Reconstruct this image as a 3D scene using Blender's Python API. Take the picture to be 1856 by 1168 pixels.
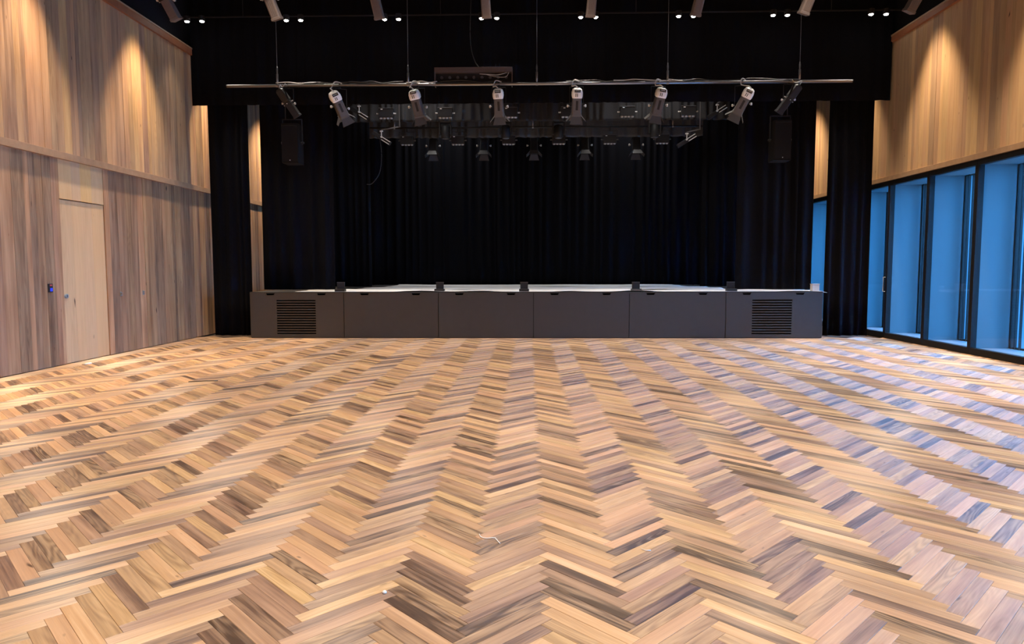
import bpy, bmesh, math, random
from mathutils import Vector, Matrix, Quaternion
R = math.radians
scene = bpy.context.scene
for o in list(bpy.data.objects):
    bpy.data.objects.remove(o, do_unlink=True)
COL = scene.collection

# ------------------------------------------------------------------ camera
cam_d = bpy.data.cameras.new('camera')
cam_d.sensor_fit = 'HORIZONTAL'
cam_d.sensor_width = 36.0
cam_d.lens = 36.0 * 1265.0 / 1856.0
cam_d.clip_start = 0.05
cam_d.clip_end = 300
cam = bpy.data.objects.new('camera', cam_d)
COL.objects.link(cam)
cam.location = (0, 0, 1.47)
YAW, PITCH, ROLL = R(1.40), R(4.36), R(-0.10)
cam.rotation_mode = 'QUATERNION'
cam.rotation_quaternion = (Quaternion((0, 0, 1), YAW) @ Quaternion((1, 0, 0), R(90) - PITCH)
                           @ Quaternion((0, 0, 1), ROLL))
scene.camera = cam

# ------------------------------------------------------------------ world, exposure
world = bpy.data.worlds.new('sky'); scene.world = world
world.use_nodes = True
wn = world.node_tree.nodes; wl = world.node_tree.links
wn.clear()
w_out = wn.new('ShaderNodeOutputWorld'); w_bg = wn.new('ShaderNodeBackground')
w_bg.inputs['Color'].default_value = (0.10, 0.43, 1.0, 1)
w_bg.inputs['Strength'].default_value = 18.0
wl.new(w_bg.outputs[0], w_out.inputs[0])
scene.view_settings.view_transform = 'Standard'
scene.view_settings.look = 'None'
scene.view_settings.gamma = 1.0
scene.view_settings.use_curve_mapping = False
scene.view_settings.exposure = 0.0
scene.cycles.max_bounces = 8
scene.cycles.diffuse_bounces = 4
scene.cycles.glossy_bounces = 3
scene.cycles.transparent_max_bounces = 12
scene.cycles.sample_clamp_indirect = 4.0

WARM = (1.0, 0.845, 0.69)
# the hall's ceiling lights (above the frame)
def area_light(name, loc, size, power, color, rot=(0, 0, 0), spread=150):
    d = bpy.data.lights.new(name, 'AREA'); d.shape = 'DISK'; d.size = size
    d.energy = power; d.color = color; d.spread = R(spread)
    o = bpy.data.objects.new(name, d); COL.objects.link(o); o.location = loc; o.rotation_euler = rot
    return o
HOUSE = 86
for hx in (-3.9, 0.2, 4.3):
    for hy in (-1.8, 2.4, 6.6, 10.8):
        area_light('house_light', (hx, hy, 7.1), 0.6, HOUSE, WARM, spread=105)
for sx in (-2.6, 2.8):
    for sy in (15.9, 20.75):
        area_light('stage_work_light', (sx, sy, 7.25), 0.9, 44, (1.0, 0.95, 0.9), spread=100)
def spot_light(name, loc, target, power, color, angle, blend, radius, parent=None):
    d = bpy.data.lights.new(name, 'SPOT'); d.energy = power; d.color = color
    d.spot_size = R(angle); d.spot_blend = blend; d.shadow_soft_size = radius
    o = bpy.data.objects.new(name, d); COL.objects.link(o)
    o.rotation_mode = 'QUATERNION'
    o.rotation_quaternion = (Vector(target) - Vector(loc)).to_track_quat('-Z', 'Y')
    o.location = loc
    if parent:
        o.parent = parent; o.location = Vector(loc) - parent.location
    return o
WASH = 1500
WASH_L = (-1.6, 1.27, 4.13, 6.99, 9.97, 12.85, 15.70, 18.75)
WASH_R = (-1.1, 1.77, 4.63, 7.5, 10.45, 13.35, 16.2, 18.9)
for wy in WASH_L:
    spot_light('wall_washer', (-6.52 if wy < 17 else -5.9, wy, 6.80), (-6.62 if wy < 17 else -7.6, wy - 0.2, 0), WASH, (1.0, 0.74, 0.47), 55, 0.75, 0.07)
for wy in WASH_R:
    spot_light('wall_washer', (6.88 if wy < 17 else 6.3, wy, 7.05), (6.98 if wy < 17 else 7.9, wy - 0.2, 0), WASH, (1.0, 0.74, 0.47), 53, 0.75, 0.07)

# ------------------------------------------------------------------ materials
def new_mat(name):
    m = bpy.data.materials.new(name); m.use_nodes = True
    nt = m.node_tree; nt.nodes.clear()
    out = nt.nodes.new('ShaderNodeOutputMaterial')
    return m, nt, out
def plain(name, col, rough=0.5, metal=0.0, spec=0.5, noise=0.12, scale=30.0, bump=0.0, sheen=0.0, emit=None, es=0):
    m, nt, out = new_mat(name)
    b = nt.nodes.new('ShaderNodeBsdfPrincipled')
    tc = nt.nodes.new('ShaderNodeTexCoord'); nz = nt.nodes.new('ShaderNodeTexNoise')
    nz.inputs['Scale'].default_value = scale; nz.inputs['Detail'].default_value = 3
    nt.links.new(tc.outputs['Object'], nz.inputs['Vector'])
    mx = nt.nodes.new('ShaderNodeMix'); mx.data_type = 'RGBA'
    mx.inputs['A'].default_value = (*[c * (1 - noise) for c in col], 1)
    mx.inputs['B'].default_value = (*[min(1, c * (1 + noise)) for c in col], 1)
    nt.links.new(nz.outputs['Fac'], mx.inputs['Factor'])
    nt.links.new(mx.outputs['Result'], b.inputs['Base Color'])
    b.inputs['Roughness'].default_value = rough; b.inputs['Metallic'].default_value = metal
    b.inputs['Specular IOR Level'].default_value = spec
    if sheen: 
        b.inputs['Sheen Weight'].default_value = sheen; b.inputs['Sheen Roughness'].default_value = 0.4
    if bump:
        bp = nt.nodes.new('ShaderNodeBump'); bp.inputs['Strength'].default_value = bump; bp.inputs['Distance'].default_value = 0.002
        nt.links.new(nz.outputs['Fac'], bp.inputs['Height']); nt.links.new(bp.outputs['Normal'], b.inputs['Normal'])
    if emit:
        b.inputs['Emission Color'].default_value = (*emit, 1); b.inputs['Emission Strength'].default_value = es
    nt.links.new(b.outputs[0], out.inputs[0])
    return m
def ramp(nt, stops):
    r = nt.nodes.new('ShaderNodeValToRGB'); e = r.color_ramp.elements
    while len(e) > 1: e.remove(e[-1])
    e[0].position = stops[0][0]; e[0].color = (*stops[0][1], 1)
    for p, c in stops[1:]:
        n = e.new(p); n.color = (*c, 1)
    return r
def math_node(nt, op, a, b=None, c=None):
    n = nt.nodes.new('ShaderNodeMath'); n.operation = op
    for i, v in enumerate((a, b, c)):
        if v is None: continue
        if hasattr(v, 'is_output'): nt.links.new(v, n.inputs[i])
        else: n.inputs[i].default_value = v
    return n.outputs[0]
def wood(name, stops, attr, rough, broad=0.45, rings=0.25, aniso=0.0, spec=0.5, gscale=1.0, tone=1.0, spread=1.0, streak=0.12, hue=0.018):
    """timber: long axis in u (attr: UV map and rnd attribute) or in local z (object coordinates and object random)"""
    m, nt, out = new_mat(name)
    L = nt.links.new
    b = nt.nodes.new('ShaderNodeBsdfPrincipled')
    if attr:
        uv = nt.nodes.new('ShaderNodeUVMap'); uv.uv_map = 'UVMap'
        sx = nt.nodes.new('ShaderNodeSeparateXYZ'); L(uv.outputs[0], sx.inputs[0])
        u, v = sx.outputs[0], sx.outputs[1]
        at = nt.nodes.new('ShaderNodeAttribute'); at.attribute_name = 'rnd'; rnd = at.outputs['Fac']
    else:
        tc = nt.nodes.new('ShaderNodeTexCoord')
        sx = nt.nodes.new('ShaderNodeSeparateXYZ'); L(tc.outputs['Object'], sx.inputs[0])
        u, v = sx.outputs[2], sx.outputs[1]
        oi = nt.nodes.new('ShaderNodeObjectInfo'); rnd = oi.outputs['Random']
    rnd2 = math_node(nt, 'FRACT', math_node(nt, 'MULTIPLY', rnd, 17.37))
    rnd3 = math_node(nt, 'FRACT', math_node(nt, 'MULTIPLY', rnd, 91.73))
    def noise(su, sv, sr, detail=3.0, dist=0.0, rough_=0.5):
        c = nt.nodes.new('ShaderNodeCombineXYZ')
        L(math_node(nt, 'MULTIPLY', u, su * gscale), c.inputs[0]); L(math_node(nt, 'MULTIPLY', v, sv * gscale), c.inputs[1])
        L(math_node(nt, 'MULTIPLY', rnd, sr), c.inputs[2])
        n = nt.nodes.new('ShaderNodeTexNoise'); n.inputs['Scale'].default_value = 1.0
        n.inputs['Detail'].default_value = detail; n.inputs['Distortion'].default_value = dist
        n.inputs['Roughness'].default_value = rough_
        L(c.outputs[0], n.inputs['Vector'])
        return n.outputs['Fac']
    br = noise(1.3, 15, 570.0, 2.0, 0.3)
    fine = noise(7.0, 230, 910.0, 3.0, 0.0, 0.6)
    mid = noise(2.2, 75, 270.0, 2.0, 0.0)
    ringn = noise(1.05, 8.0, 333.0, 1.0, 0.0)
    ring = math_node(nt, 'SINE', math_node(nt, 'MULTIPLY', ringn, 80.0))
    ring = math_node(nt, 'MULTIPLY_ADD', ring, 0.5, 0.5)
    gate = math_node(nt, 'POWER', rnd3, 2.2)
    t = math_node(nt, 'MULTIPLY_ADD', math_node(nt, 'SUBTRACT', rnd2, 0.5), spread, 0.5)
    t = math_node(nt, 'ADD', t, math_node(nt, 'MULTIPLY', math_node(nt, 'SUBTRACT', br, 0.5), broad * 2))
    t = math_node(nt, 'SUBTRACT', t, math_node(nt, 'MULTIPLY', math_node(nt, 'MULTIPLY', ring, gate), rings))
    t = math_node(nt, 'ADD', t, math_node(nt, 'MULTIPLY', math_node(nt, 'SUBTRACT', fine, 0.5), 0.32))
    t = math_node(nt, 'ADD', t, math_node(nt, 'MULTIPLY', math_node(nt, 'SUBTRACT', mid, 0.5), streak * 2))
    rp = ramp(nt, stops); L(t, rp.inputs[0])
    # hue drift from board to board (pinkish to yellowish) and small dark knots
    hs = nt.nodes.new('ShaderNodeHueSaturation')
    L(math_node(nt, 'MULTIPLY_ADD', rnd3, hue, 0.502 - hue / 2), hs.inputs['Hue'])
    L(math_node(nt, 'MULTIPLY_ADD', rnd2, 0.25, 0.86), hs.inputs['Saturation'])
    hs.inputs['Value'].default_value = tone
    L(rp.outputs[0], hs.inputs['Color'])
    kn = noise(9, 26, 411.0, 0.0)
    kf = nt.nodes.new('ShaderNodeMapRange'); kf.inputs['From Min'].default_value = 0.84; kf.inputs['From Max'].default_value = 0.93
    L(kn, kf.inputs['Value'])
    mx = nt.nodes.new('ShaderNodeMix'); mx.data_type = 'RGBA'
    L(kf.outputs[0], mx.inputs['Factor']); L(hs.outputs[0], mx.inputs['A'])
    mx.inputs['B'].default_value = (0.05, 0.028, 0.018, 1)
    L(mx.outputs['Result'], b.inputs['Base Color'])
    L(math_node(nt, 'MULTIPLY_ADD', fine, 0.14, rough - 0.07), b.inputs['Roughness'])
    b.inputs['Specular IOR Level'].default_value = spec
    if aniso:
        b.inputs['Anisotropic'].default_value = aniso
        b.inputs['Anisotropic Rotation'].default_value = 0.25
        tg = nt.nodes.new('ShaderNodeTangent'); tg.direction_type = 'UV_MAP'; tg.uv_map = 'UVMap'
        L(tg.outputs[0], b.inputs['Tangent'])
    bp = nt.nodes.new('ShaderNodeBump'); bp.inputs['Strength'].default_value = 0.12; bp.inputs['Distance'].default_value = 0.0006
    L(fine, bp.inputs['Height']); L(bp.outputs[0], b.inputs['Normal'])
    L(b.outputs[0], out.inputs[0])
    return m

M = {}
M['floor'] = wood('herringbone_oak', [(0.0, (0.085, 0.046, 0.030)), (0.14, (0.19, 0.108, 0.066)), (0.30, (0.345, 0.205, 0.120)),
                                      (0.55, (0.50, 0.310, 0.180)), (0.80, (0.63, 0.41, 0.245)), (1.0, (0.73, 0.52, 0.335))],
                  True, 0.41, broad=0.38, rings=0.26, aniso=1.0, spec=0.8, spread=0.70, streak=0.22)
WALLSTOPS = [(0.0, (0.175, 0.096, 0.055)), (0.25, (0.32, 0.186, 0.106)), (0.55, (0.47, 0.292, 0.168)), (0.85, (0.61, 0.402, 0.238)), (1.0, (0.71, 0.502, 0.31))]
M['wall_up'] = wood('wall_boards', WALLSTOPS, False, 0.55, broad=0.42, rings=0.10, gscale=0.7, spec=0.3, spread=0.55)
LOWSTOPS = [(0.0, (0.125, 0.066, 0.036)), (0.25, (0.255, 0.142, 0.079)), (0.55, (0.39, 0.232, 0.130)), (0.85, (0.53, 0.336, 0.195)), (1.0, (0.64, 0.442, 0.275))]
M['wall_low'] = wood('wall_panels', LOWSTOPS, False, 0.5, broad=0.55, rings=0.12, gscale=0.6, spec=0.35, spread=0.5, tone=0.98, streak=0.2)
WARMSTOPS = [(0.0, (0.27, 0.155, 0.086)), (0.4, (0.43, 0.27, 0.155)), (0.7, (0.55, 0.365, 0.22)), (1.0, (0.66, 0.47, 0.30))]
M['wall_right'] = wood('wall_boards_honey', WARMSTOPS, False, 0.55, broad=0.22, rings=0.02, gscale=0.9, spec=0.3, spread=0.6)
M['door_wood'] = wood('door_boards', [(0.0, (0.45, 0.26, 0.125)), (0.5, (0.65, 0.42, 0.215)), (1.0, (0.77, 0.535, 0.30))],
                      False, 0.5, broad=0.20, rings=0.10, gscale=0.5, spec=0.35, spread=0.3, hue=0.005)
M['trim_wood'] = plain('trim_wood', (0.36, 0.235, 0.145), 0.5, noise=0.25, scale=9, spec=0.35)
M['cornice_wood'] = plain('cornice_wood', (0.29, 0.115, 0.055), 0.5, noise=0.2, scale=9, spec=0.35)
M['black_wall'] = plain('black_paint', (0.012, 0.012, 0.014), 0.9, spec=0.1)
M['velvet'] = plain('black_velvet', (0.0055, 0.0058, 0.0085), 0.95, spec=0.05, noise=0.3, scale=60, sheen=0.012)
M['velvet_light'] = plain('black_border_cloth', (0.03, 0.03, 0.033), 0.8, spec=0.2, noise=0.3, scale=60, sheen=0.02)
M['border_lit'] = plain('lit_border_cloth', (0.075, 0.075, 0.08), 0.7, spec=0.3, noise=0.3, scale=60)  # black cloth lightened to stand in for light catching the folds
M['steel'] = plain('dark_window_steel', (0.010, 0.011, 0.013), 0.6, spec=0.2)
M['jamb'] = plain('pale_reveal_metal', (0.105, 0.18, 0.215), 0.6, spec=0.3, noise=0.05, scale=80)
M['sill'] = plain('grey_sill', (0.22, 0.25, 0.27), 0.5, noise=0.05)
M['stage_ply'] = plain('stained_plywood', (0.0225, 0.0205, 0.0205), 0.42, spec=1.0, noise=0.22, scale=7)
M['stage_dark'] = plain('stage_core', (0.008, 0.008, 0.009), 0.8, spec=0.2)
M['deck'] = plain('stage_deck', (0.03, 0.03, 0.032), 0.6)
M['sheet'] = plain('white_cover_sheet', (0.74, 0.74, 0.73), 0.6, noise=0.05, scale=5)
M['pipe'] = plain('galvanised_pipe', (0.34, 0.34, 0.35), 0.35, metal=0.9, noise=0.1)
M['wire'] = plain('steel_wire', (0.30, 0.30, 0.32), 0.4, metal=0.8)
M['lamp_body'] = plain('lamp_body_grey', (0.10, 0.095, 0.098), 0.5, spec=0.4)
M['lamp_black'] = plain('lamp_body_black', (0.016, 0.016, 0.018), 0.55, spec=0.35)
M['lamp_cap'] = plain('lamp_cap_aluminium', (0.90, 0.90, 0.90), 0.4, spec=0.5, noise=0.06)
M['leaf'] = plain('barn_door_black', (0.055, 0.054, 0.058), 0.5, spec=0.5)
M['knob'] = plain('pale_knob', (0.62, 0.62, 0.62), 0.4)
M['cable_pale'] = plain('pale_cable', (0.55, 0.55, 0.55), 0.45)
M['cable_dark'] = plain('black_cable', (0.02, 0.02, 0.02), 0.5)
M['grille'] = plain('speaker_grille', (0.010, 0.009, 0.0095), 0.9, spec=0.15, noise=0.4, scale=300)
M['cabinet'] = plain('speaker_cabinet', (0.008, 0.0075, 0.008), 0.8, spec=0.15)
M['tray'] = plain('brown_steel_tray', (0.105, 0.075, 0.062), 0.55)
M['lens'] = plain('lamp_lens', (0.2, 0.2, 0.22), 0.15, spec=0.6)
M['glow'] = plain('lamp_glow', (0.9, 0.9, 0.9), 0.5, emit=(1.0, 0.93, 0.84), es=45)
M['led_glass'] = plain('led_lens_row', (0.5, 0.5, 0.5), 0.25, spec=0.7)
M['white_plastic'] = plain('white_plastic', (0.82, 0.80, 0.77), 0.4)
M['lock'] = plain('brushed_lock', (0.35, 0.42, 0.48), 0.35, metal=0.6)
M['screen_blue'] = plain('reader_screen', (0.02, 0.03, 0.2), 0.3, emit=(0.02, 0.05, 0.9), es=0.8)
M['reader_red'] = plain('reader_strip', (0.35, 0.05, 0.04), 0.4, emit=(0.8, 0.1, 0.05), es=0.15)
M['grey_box'] = plain('pale_grey_plastic', (0.45, 0.46, 0.48), 0.5)
M['pavement'] = plain('outside_paving', (0.35, 0.35, 0.35), 0.9, scale=3)
M['subfloor'] = plain('floor_joint', (0.05, 0.03, 0.02), 0.8)
def glass(name):
    m, nt, out = new_mat(name)
    tr = nt.nodes.new('ShaderNodeBsdfTransparent'); tr.inputs[0].default_value = (0.97, 0.985, 0.99, 1)
    gl = nt.nodes.new('ShaderNodeBsdfGlossy'); gl.inputs['Roughness'].default_value = 0.02
    lw = nt.nodes.new('ShaderNodeLayerWeight'); lw.inputs['Blend'].default_value = 0.5
    fac = math_node(nt, 'MULTIPLY_ADD', math_node(nt, 'POWER', lw.outputs['Facing'], 5.0), 0.35, 0.012)
    mx = nt.nodes.new('ShaderNodeMixShader')
    nt.links.new(fac, mx.inputs[0]); nt.links.new(tr.outputs[0], mx.inputs[1]); nt.links.new(gl.outputs[0], mx.inputs[2])
    nt.links.new(mx.outputs[0], out.inputs[0])
    return m
M['glass'] = glass('window_glass')

# ------------------------------------------------------------------ mesh helpers
def box(bm, x0, x1, y0, y1, z0, z1):
    vs = [bm.verts.new(p) for p in ((x0, y0, z0), (x1, y0, z0), (x1, y1, z0), (x0, y1, z0),
                                    (x0, y0, z1), (x1, y0, z1), (x1, y1, z1), (x0, y1, z1))]
    for f in ((0, 3, 2, 1), (4, 5, 6, 7), (0, 1, 5, 4), (1, 2, 6, 5), (2, 3, 7, 6), (3, 0, 4, 7)):
        bm.faces.new([vs[i] for i in f])
    return vs
def prism(bm, bottom, top):
    """closed solid between two loops of the same length"""
    a = [bm.verts.new(p) for p in bottom]; b = [bm.verts.new(p) for p in top]; n = len(a)
    bm.faces.new(a[::-1]); bm.faces.new(b)
    for i in range(n):
        bm.faces.new((a[i], a[(i + 1) % n], b[(i + 1) % n], b[i]))
def rrect(w, d, r, z, seg=3, cx=0, cy=0):
    pts = []
    for sx, sy, a0 in ((1, 1, 0), (-1, 1, 90), (-1, -1, 180), (1, -1, 270)):
        for k in range(seg + 1):
            a = R(a0 + 90 * k / seg)
            pts.append((cx + sx * (w / 2 - r) + r * math.cos(a), cy + sy * (d / 2 - r) + r * math.sin(a), z))
    return pts
def loft(bm, loops):
    rings = [[bm.verts.new(p) for p in l] for l in loops]; n = len(rings[0])
    bm.faces.new(rings[0][::-1]); bm.faces.new(rings[-1])
    for a, b in zip(rings, rings[1:]):
        for i in range(n):
            bm.faces.new((a[i], a[(i + 1) % n], b[(i + 1) % n], b[i]))
def tube(bm, pts, r, seg=8):
    pts = [Vector(p) for p in pts]; loops = []
    up = Vector((0, 0, 1))
    for i, p in enumerate(pts):
        t = (pts[min(i + 1, len(pts) - 1)] - pts[max(i - 1, 0)]).normalized()
        s = t.cross(up)
        if s.length < 1e-3: s = t.cross(Vector((0, 1, 0)))
        s.normalize(); q = s.cross(t)
        rr = r[i] if isinstance(r, (list, tuple)) else r
        loops.append([p + (s * math.cos(2 * math.pi * k / seg) + q * math.sin(2 * math.pi * k / seg)) * rr for k in range(seg)])
    loft(bm, loops)
def smooth_path(pts, n=6):
    out = []; P = [Vector(p) for p in pts]
    for i in range(len(P) - 1):
        p0, p1, p2, p3 = P[max(i - 1, 0)], P[i], P[i + 1], P[min(i + 2, len(P) - 1)]
        for k in range(n):
            t = k / n
            out.append(0.5 * ((2 * p1) + (p2 - p0) * t + (2 * p0 - 5 * p1 + 4 * p2 - p3) * t * t + (3 * p1 - p0 - 3 * p2 + p3) * t ** 3))
    out.append(P[-1]); return out
def finish(name, bm, mat, smooth=False):
    bmesh.ops.recalc_face_normals(bm, faces=bm.faces[:])
    me = bpy.data.meshes.new(name); bm.to_mesh(me); bm.free()
    if mat: me.materials.append(M[mat])
    if smooth:
        for p in me.polygons: p.use_smooth = True
    return me
def link(name, me, parent=None, loc=(0, 0, 0), rot=None):
    o = bpy.data.objects.new(name, me); COL.objects.link(o); o.location = loc
    if rot is not None:
        o.rotation_mode = 'QUATERNION'; o.rotation_quaternion = rot
    if parent: o.parent = parent
    return o
def bevel(o, w=0.004, seg=2):
    md = o.modifiers.new('bevel', 'BEVEL'); md.width = w; md.segments = seg; md.limit_method = 'ANGLE'
    return o
def part(name, parent, mat, build, smooth=False, loc=(0, 0, 0), rot=None, bev=0):
    bm = bmesh.new(); build(bm)
    o = link(name, finish(name, bm, mat, smooth), parent, loc, rot)
    if bev: bevel(o, bev)
    return o
def tag(o, label, cat, group=None, kind=None):
    o['label'] = label; o['category'] = cat
    if group: o['group'] = group
    if kind: o['kind'] = kind
    return o
def thing(name, label, cat, loc=(0, 0, 0), group=None, kind=None):
    o = link(name, None, None, loc)
    o.empty_display_size = 0.1
    return tag(o, label, cat, group, kind)
def struct(name, label, cat, mat, build, **k):
    return tag(part(name, None, mat, build, **k), label, cat, kind='structure')

XL, XR, YF, YB = -7.17, 7.50, 14.76, 21.7
CEIL = 7.4
REAR = -5.0

# ------------------------------------------------------------------ floor: herringbone planks
rng = random.Random(7)
PL, PW = 0.493, 0.493 / 7
S2 = math.sqrt(2)
floor = struct('floor', 'wide herringbone floor of mixed brown oak planks', 'floor', 'subfloor',
               lambda bm: box(bm, XL - 0.4, XR + 0.5, REAR - 0.2, YB + 0.4, -0.15, -0.016))
X0 = 0.0725 - (PL - PW / 2) / S2
planks = []
def ab(a, b):
    return ((a - b) / S2 + X0, (a + b) / S2)
nc = int(9 / (PL * S2)) + 2
for c in range(-nc - 1, nc + 2):
    for k in range(-40, 290):
        a0 = k * PW + c * PL; b0 = k * PW - c * PL
        planks.append((a0, b0, a0 + PL, b0 + PW, True))
        planks.append((a0 + PL, b0 + PW - PL, a0 + PL + PW, b0 + PW, False))
keep = []
for (a0, b0, a1, b1, hz) in planks:
    cx, cy = ab((a0 + a1) / 2, (b0 + b1) / 2)
    if XL - 0.20 < cx < XR + 0.20 and -0.6 < cy < YF + 0.2:
        keep.append((cx, cy, a0, b0, a1, b1, hz))
def in_view(cx, cy):
    if cy < 2.6: return False
    x = cx * math.cos(YAW) + cy * math.sin(YAW)
    return abs(x) < 0.735 * cy - 0.02
near = sorted([p for p in keep if in_view(p[0], p[1])], key=lambda p: math.hypot(p[0], p[1]))[:300]
nearset = set((p[2], p[3], p[6]) for p in near)
def plank_geo(p, origin=(0, 0)):
    cx, cy, a0, b0, a1, b1, hz = p
    g = 0.0007; h = rng.uniform(-0.0004, 0.0004); c = 0.0011
    lo = [ab(*q) for q in ((a0 + g, b0 + g), (a1 - g, b0 + g), (a1 - g, b1 - g), (a0 + g, b1 - g))]
    ti = [ab(*q) for q in ((a0 + g + c, b0 + g + c), (a1 - g - c, b0 + g + c), (a1 - g - c, b1 - g - c), (a0 + g + c, b1 - g - c))]
    v = [(x - origin[0], y - origin[1], -0.016) for x, y in lo] + [(x - origin[0], y - origin[1], h - 0.0009) for x, y in lo] \
        + [(x - origin[0], y - origin[1], h) for x, y in ti]
    f = [(8, 9, 10, 11)]
    for i in range(4):
        j = (i + 1) % 4
        f.append((i, j, 4 + j, 4 + i)); f.append((4 + i, 4 + j, 8 + j, 8 + i))
    uvc = [(0, 0), (PL, 0), (PL, PW), (0, PW)] if hz else [(0, 0), (0, PW), (PL, PW), (PL, 0)]
    return v, f, uvc
def plank_mesh(name, plist, origin=(0, 0)):
    V, Fc, UV, RN = [], [], [], []
    for p in plist:
        v, f, uvc = plank_geo(p, origin); n = len(V); V += v
        rn = rng.random()
        for q in f:
            Fc.append([n + i for i in q]); UV += [uvc[i % 4] for i in q]; RN.append(rn)
    me = bpy.data.meshes.new(name); me.from_pydata(V, [], Fc)
    uvl = me.uv_layers.new(name='UVMap')
    uvl.data.foreach_set('uv', [c for t in UV for c in t])
    at = me.attributes.new('rnd', 'FLOAT', 'FACE'); at.data.foreach_set('value', RN)
    me.materials.append(M['floor'])
    return me
for p in near:
    link('plank', plank_mesh('plank', [p], (p[0], p[1])), floor, (p[0], p[1], 0))
fo = link('plank_field', plank_mesh('plank_field', [p for p in keep if (p[2], p[3], p[6]) not in nearset]), floor)
fo['kind'] = 'stuff'
part('border_strip', floor, 'trim_wood', lambda bm: box(bm, -6.0, 6.18, YF - 0.055, YF - 0.012, -0.016, 0.003))
part('rear_floor', floor, 'trim_wood', lambda bm: box(bm, XL - 0.2, XR + 0.2, REAR, -0.9, -0.016, -0.001))

# ------------------------------------------------------------------ left wall
def boards(parent, mat, x0, x1, ys, z0, z1, name='board', proud=0.003):
    """vertical boards one beside the other; meshes shared by width"""
    cache = {}
    for ya, yb in ys:
        w = round(yb - ya, 4)
        if w not in cache:
            bm = bmesh.new(); box(bm, x0, x1, 0.0005, w - 0.0005, 0, z1 - z0)
            cache[w] = finish(name, bm, mat)
        link(name, cache[w], parent, (rng.uniform(-proud, proud), ya, z0))
def split(y0, y1, widths, rg):
    ys = []; y = y0
    while y < y1 - 1e-6:
        w = rg.choice(widths); e = y + w
        if e > y1 - 0.05: e = y1
        ys.append((y, e)); y = e
    return ys
wall_left = struct('wall_left', 'left hall wall clad in tall brown timber boards above and below a ledge', 'wall', 'black_wall',
    lambda bm: (box(bm, XL - 0.5, XL - 0.07, REAR, YB + 0.3, 0, 6.02),
                box(bm, XL - 0.5, XL - 0.12, REAR, YB + 0.3, 6.02, CEIL)))
wr = random.Random(3)
W1 = (0.09, 0.12, 0.15, 0.18)
boards(wall_left, 'wall_up', XL - 0.05, XL + 0.03, split(-5.0, 20.0, W1, wr), 3.25, 5.98)
W2 = (0.10, 0.14, 0.19, 0.24)
DY0, DY1, DZ = 10.60, 11.72, 2.545
boards(wall_left, 'wall_low', XL - 0.05, XL, split(-5.0, DY0 - 0.006, W2, wr) + split(DY1 + 0.006, 20.0, W2, wr), 0.012, 3.16)
part('ledge', wall_left, 'trim_wood', lambda bm: box(bm, XL - 0.05, XL + 0.055, REAR, 20, 3.155, 3.262), bev=0.003)
part('cornice', wall_left, 'cornice_wood', lambda bm: box(bm, XL - 0.15, XL + 0.075, REAR, 20, 5.965, 6.09), bev=0.003)
part('cornice_lip', wall_left, 'trim_wood', lambda bm: box(bm, XL - 0.15, XL + 0.085, REAR, 20, 6.09, 6.12), bev=0.003)
door = struct('door_1', 'pale timber door flush in the left wall', 'door', 'stage_dark',
    lambda bm: box(bm, XL - 0.09, XL - 0.055, DY0, DY1, 0.0, 3.155))
dy = [DY0 + 0.004, DY0 + 0.30, DY0 + 0.52, DY0 + 0.80, DY1 - 0.004]
for a, b in zip(dy, dy[1:]):
    boards(door, 'door_wood', XL - 0.055, XL - 0.016, [(a, b)], 0.012, DZ, 'door_board', 0.0)
    boards(door, 'door_wood', XL - 0.055, XL - 0.003, [(a, b)], DZ + 0.012, 3.155, 'transom_board', 0.0)
lk = part('lock', door, 'lock', lambda bm: loft(bm, [[(x, 10.655 + 0.036 * math.cos(2 * math.pi * k / 14), 1.06 + 0.036 * math.sin(2 * math.pi * k / 14)) for k in range(14)] for x in (XL - 0.02, XL + 0.012)]), bev=0.003)
part('keyhole', lk, 'lamp_black', lambda bm: box(bm, XL + 0.011, XL + 0.0135, 10.65, 10.66, 1.045, 1.075))
for hy in (12.09, 12.81):
    def pull(bm, hy=hy):
        tube(bm, [(XL - 0.01, hy, 1.015), (XL + 0.03, hy, 1.015), (XL + 0.03, hy, 1.065), (XL - 0.01, hy, 1.065)], 0.006)
        box(bm, XL, XL + 0.006, hy - 0.02, hy + 0.02, 1.0, 1.08)
    part('pull_ring', wall_left, 'lock', pull)
rd = thing('card_reader', 'small black card reader with blue screen on the wall beside the pale door', 'card reader', (XL, 10.28, 1.195))
part('case', rd, 'lamp_black', lambda bm: box(bm, 0, 0.022, -0.045, 0.045, -0.065, 0.065), bev=0.004)
part('screen', rd, 'screen_blue', lambda bm: box(bm, 0.021, 0.024, -0.022, 0.034, -0.05, 0.0))
part('status_strip', rd, 'reader_red', lambda bm: box(bm, 0.021, 0.024, -0.025, 0.025, 0.03, 0.052))

# ------------------------------------------------------------------ right wall and windows
WZ = 3.285
wall_right = struct('wall_right', 'right hall wall of honey timber boards above a row of deep windows', 'wall', 'black_wall',
    lambda bm: (box(bm, XR + 0.05, XR + 0.9, REAR, YB + 0.3, WZ + 0.0, 6.1),
                box(bm, XR + 0.10, XR + 0.9, REAR, YB + 0.3, 6.1, CEIL)))
boards(wall_right, 'wall_right', XR - 0.0, XR + 0.06, split(-5.0, 20.0, (0.085, 0.11, 0.14, 0.17), wr), WZ + 0.09, 6.12)
part('lower_trim', wall_right, 'trim_wood', lambda bm: box(bm, XR - 0.03, XR + 0.06, REAR, 20, WZ, WZ + 0.095), bev=0.003)
part('cornice', wall_right, 'cornice_wood', lambda bm: box(bm, XR - 0.06, XR + 0.15, REAR, 20, 6.11, 6.21), bev=0.003)
part('cornice_lip', wall_right, 'trim_wood', lambda bm: box(bm, XR - 0.07, XR + 0.15, REAR, 20, 6.21, 6.245), bev=0.003)
BP = 1.4255
Y_M = 14.885
XO = XR + 0.66
wcache = {}
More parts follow.
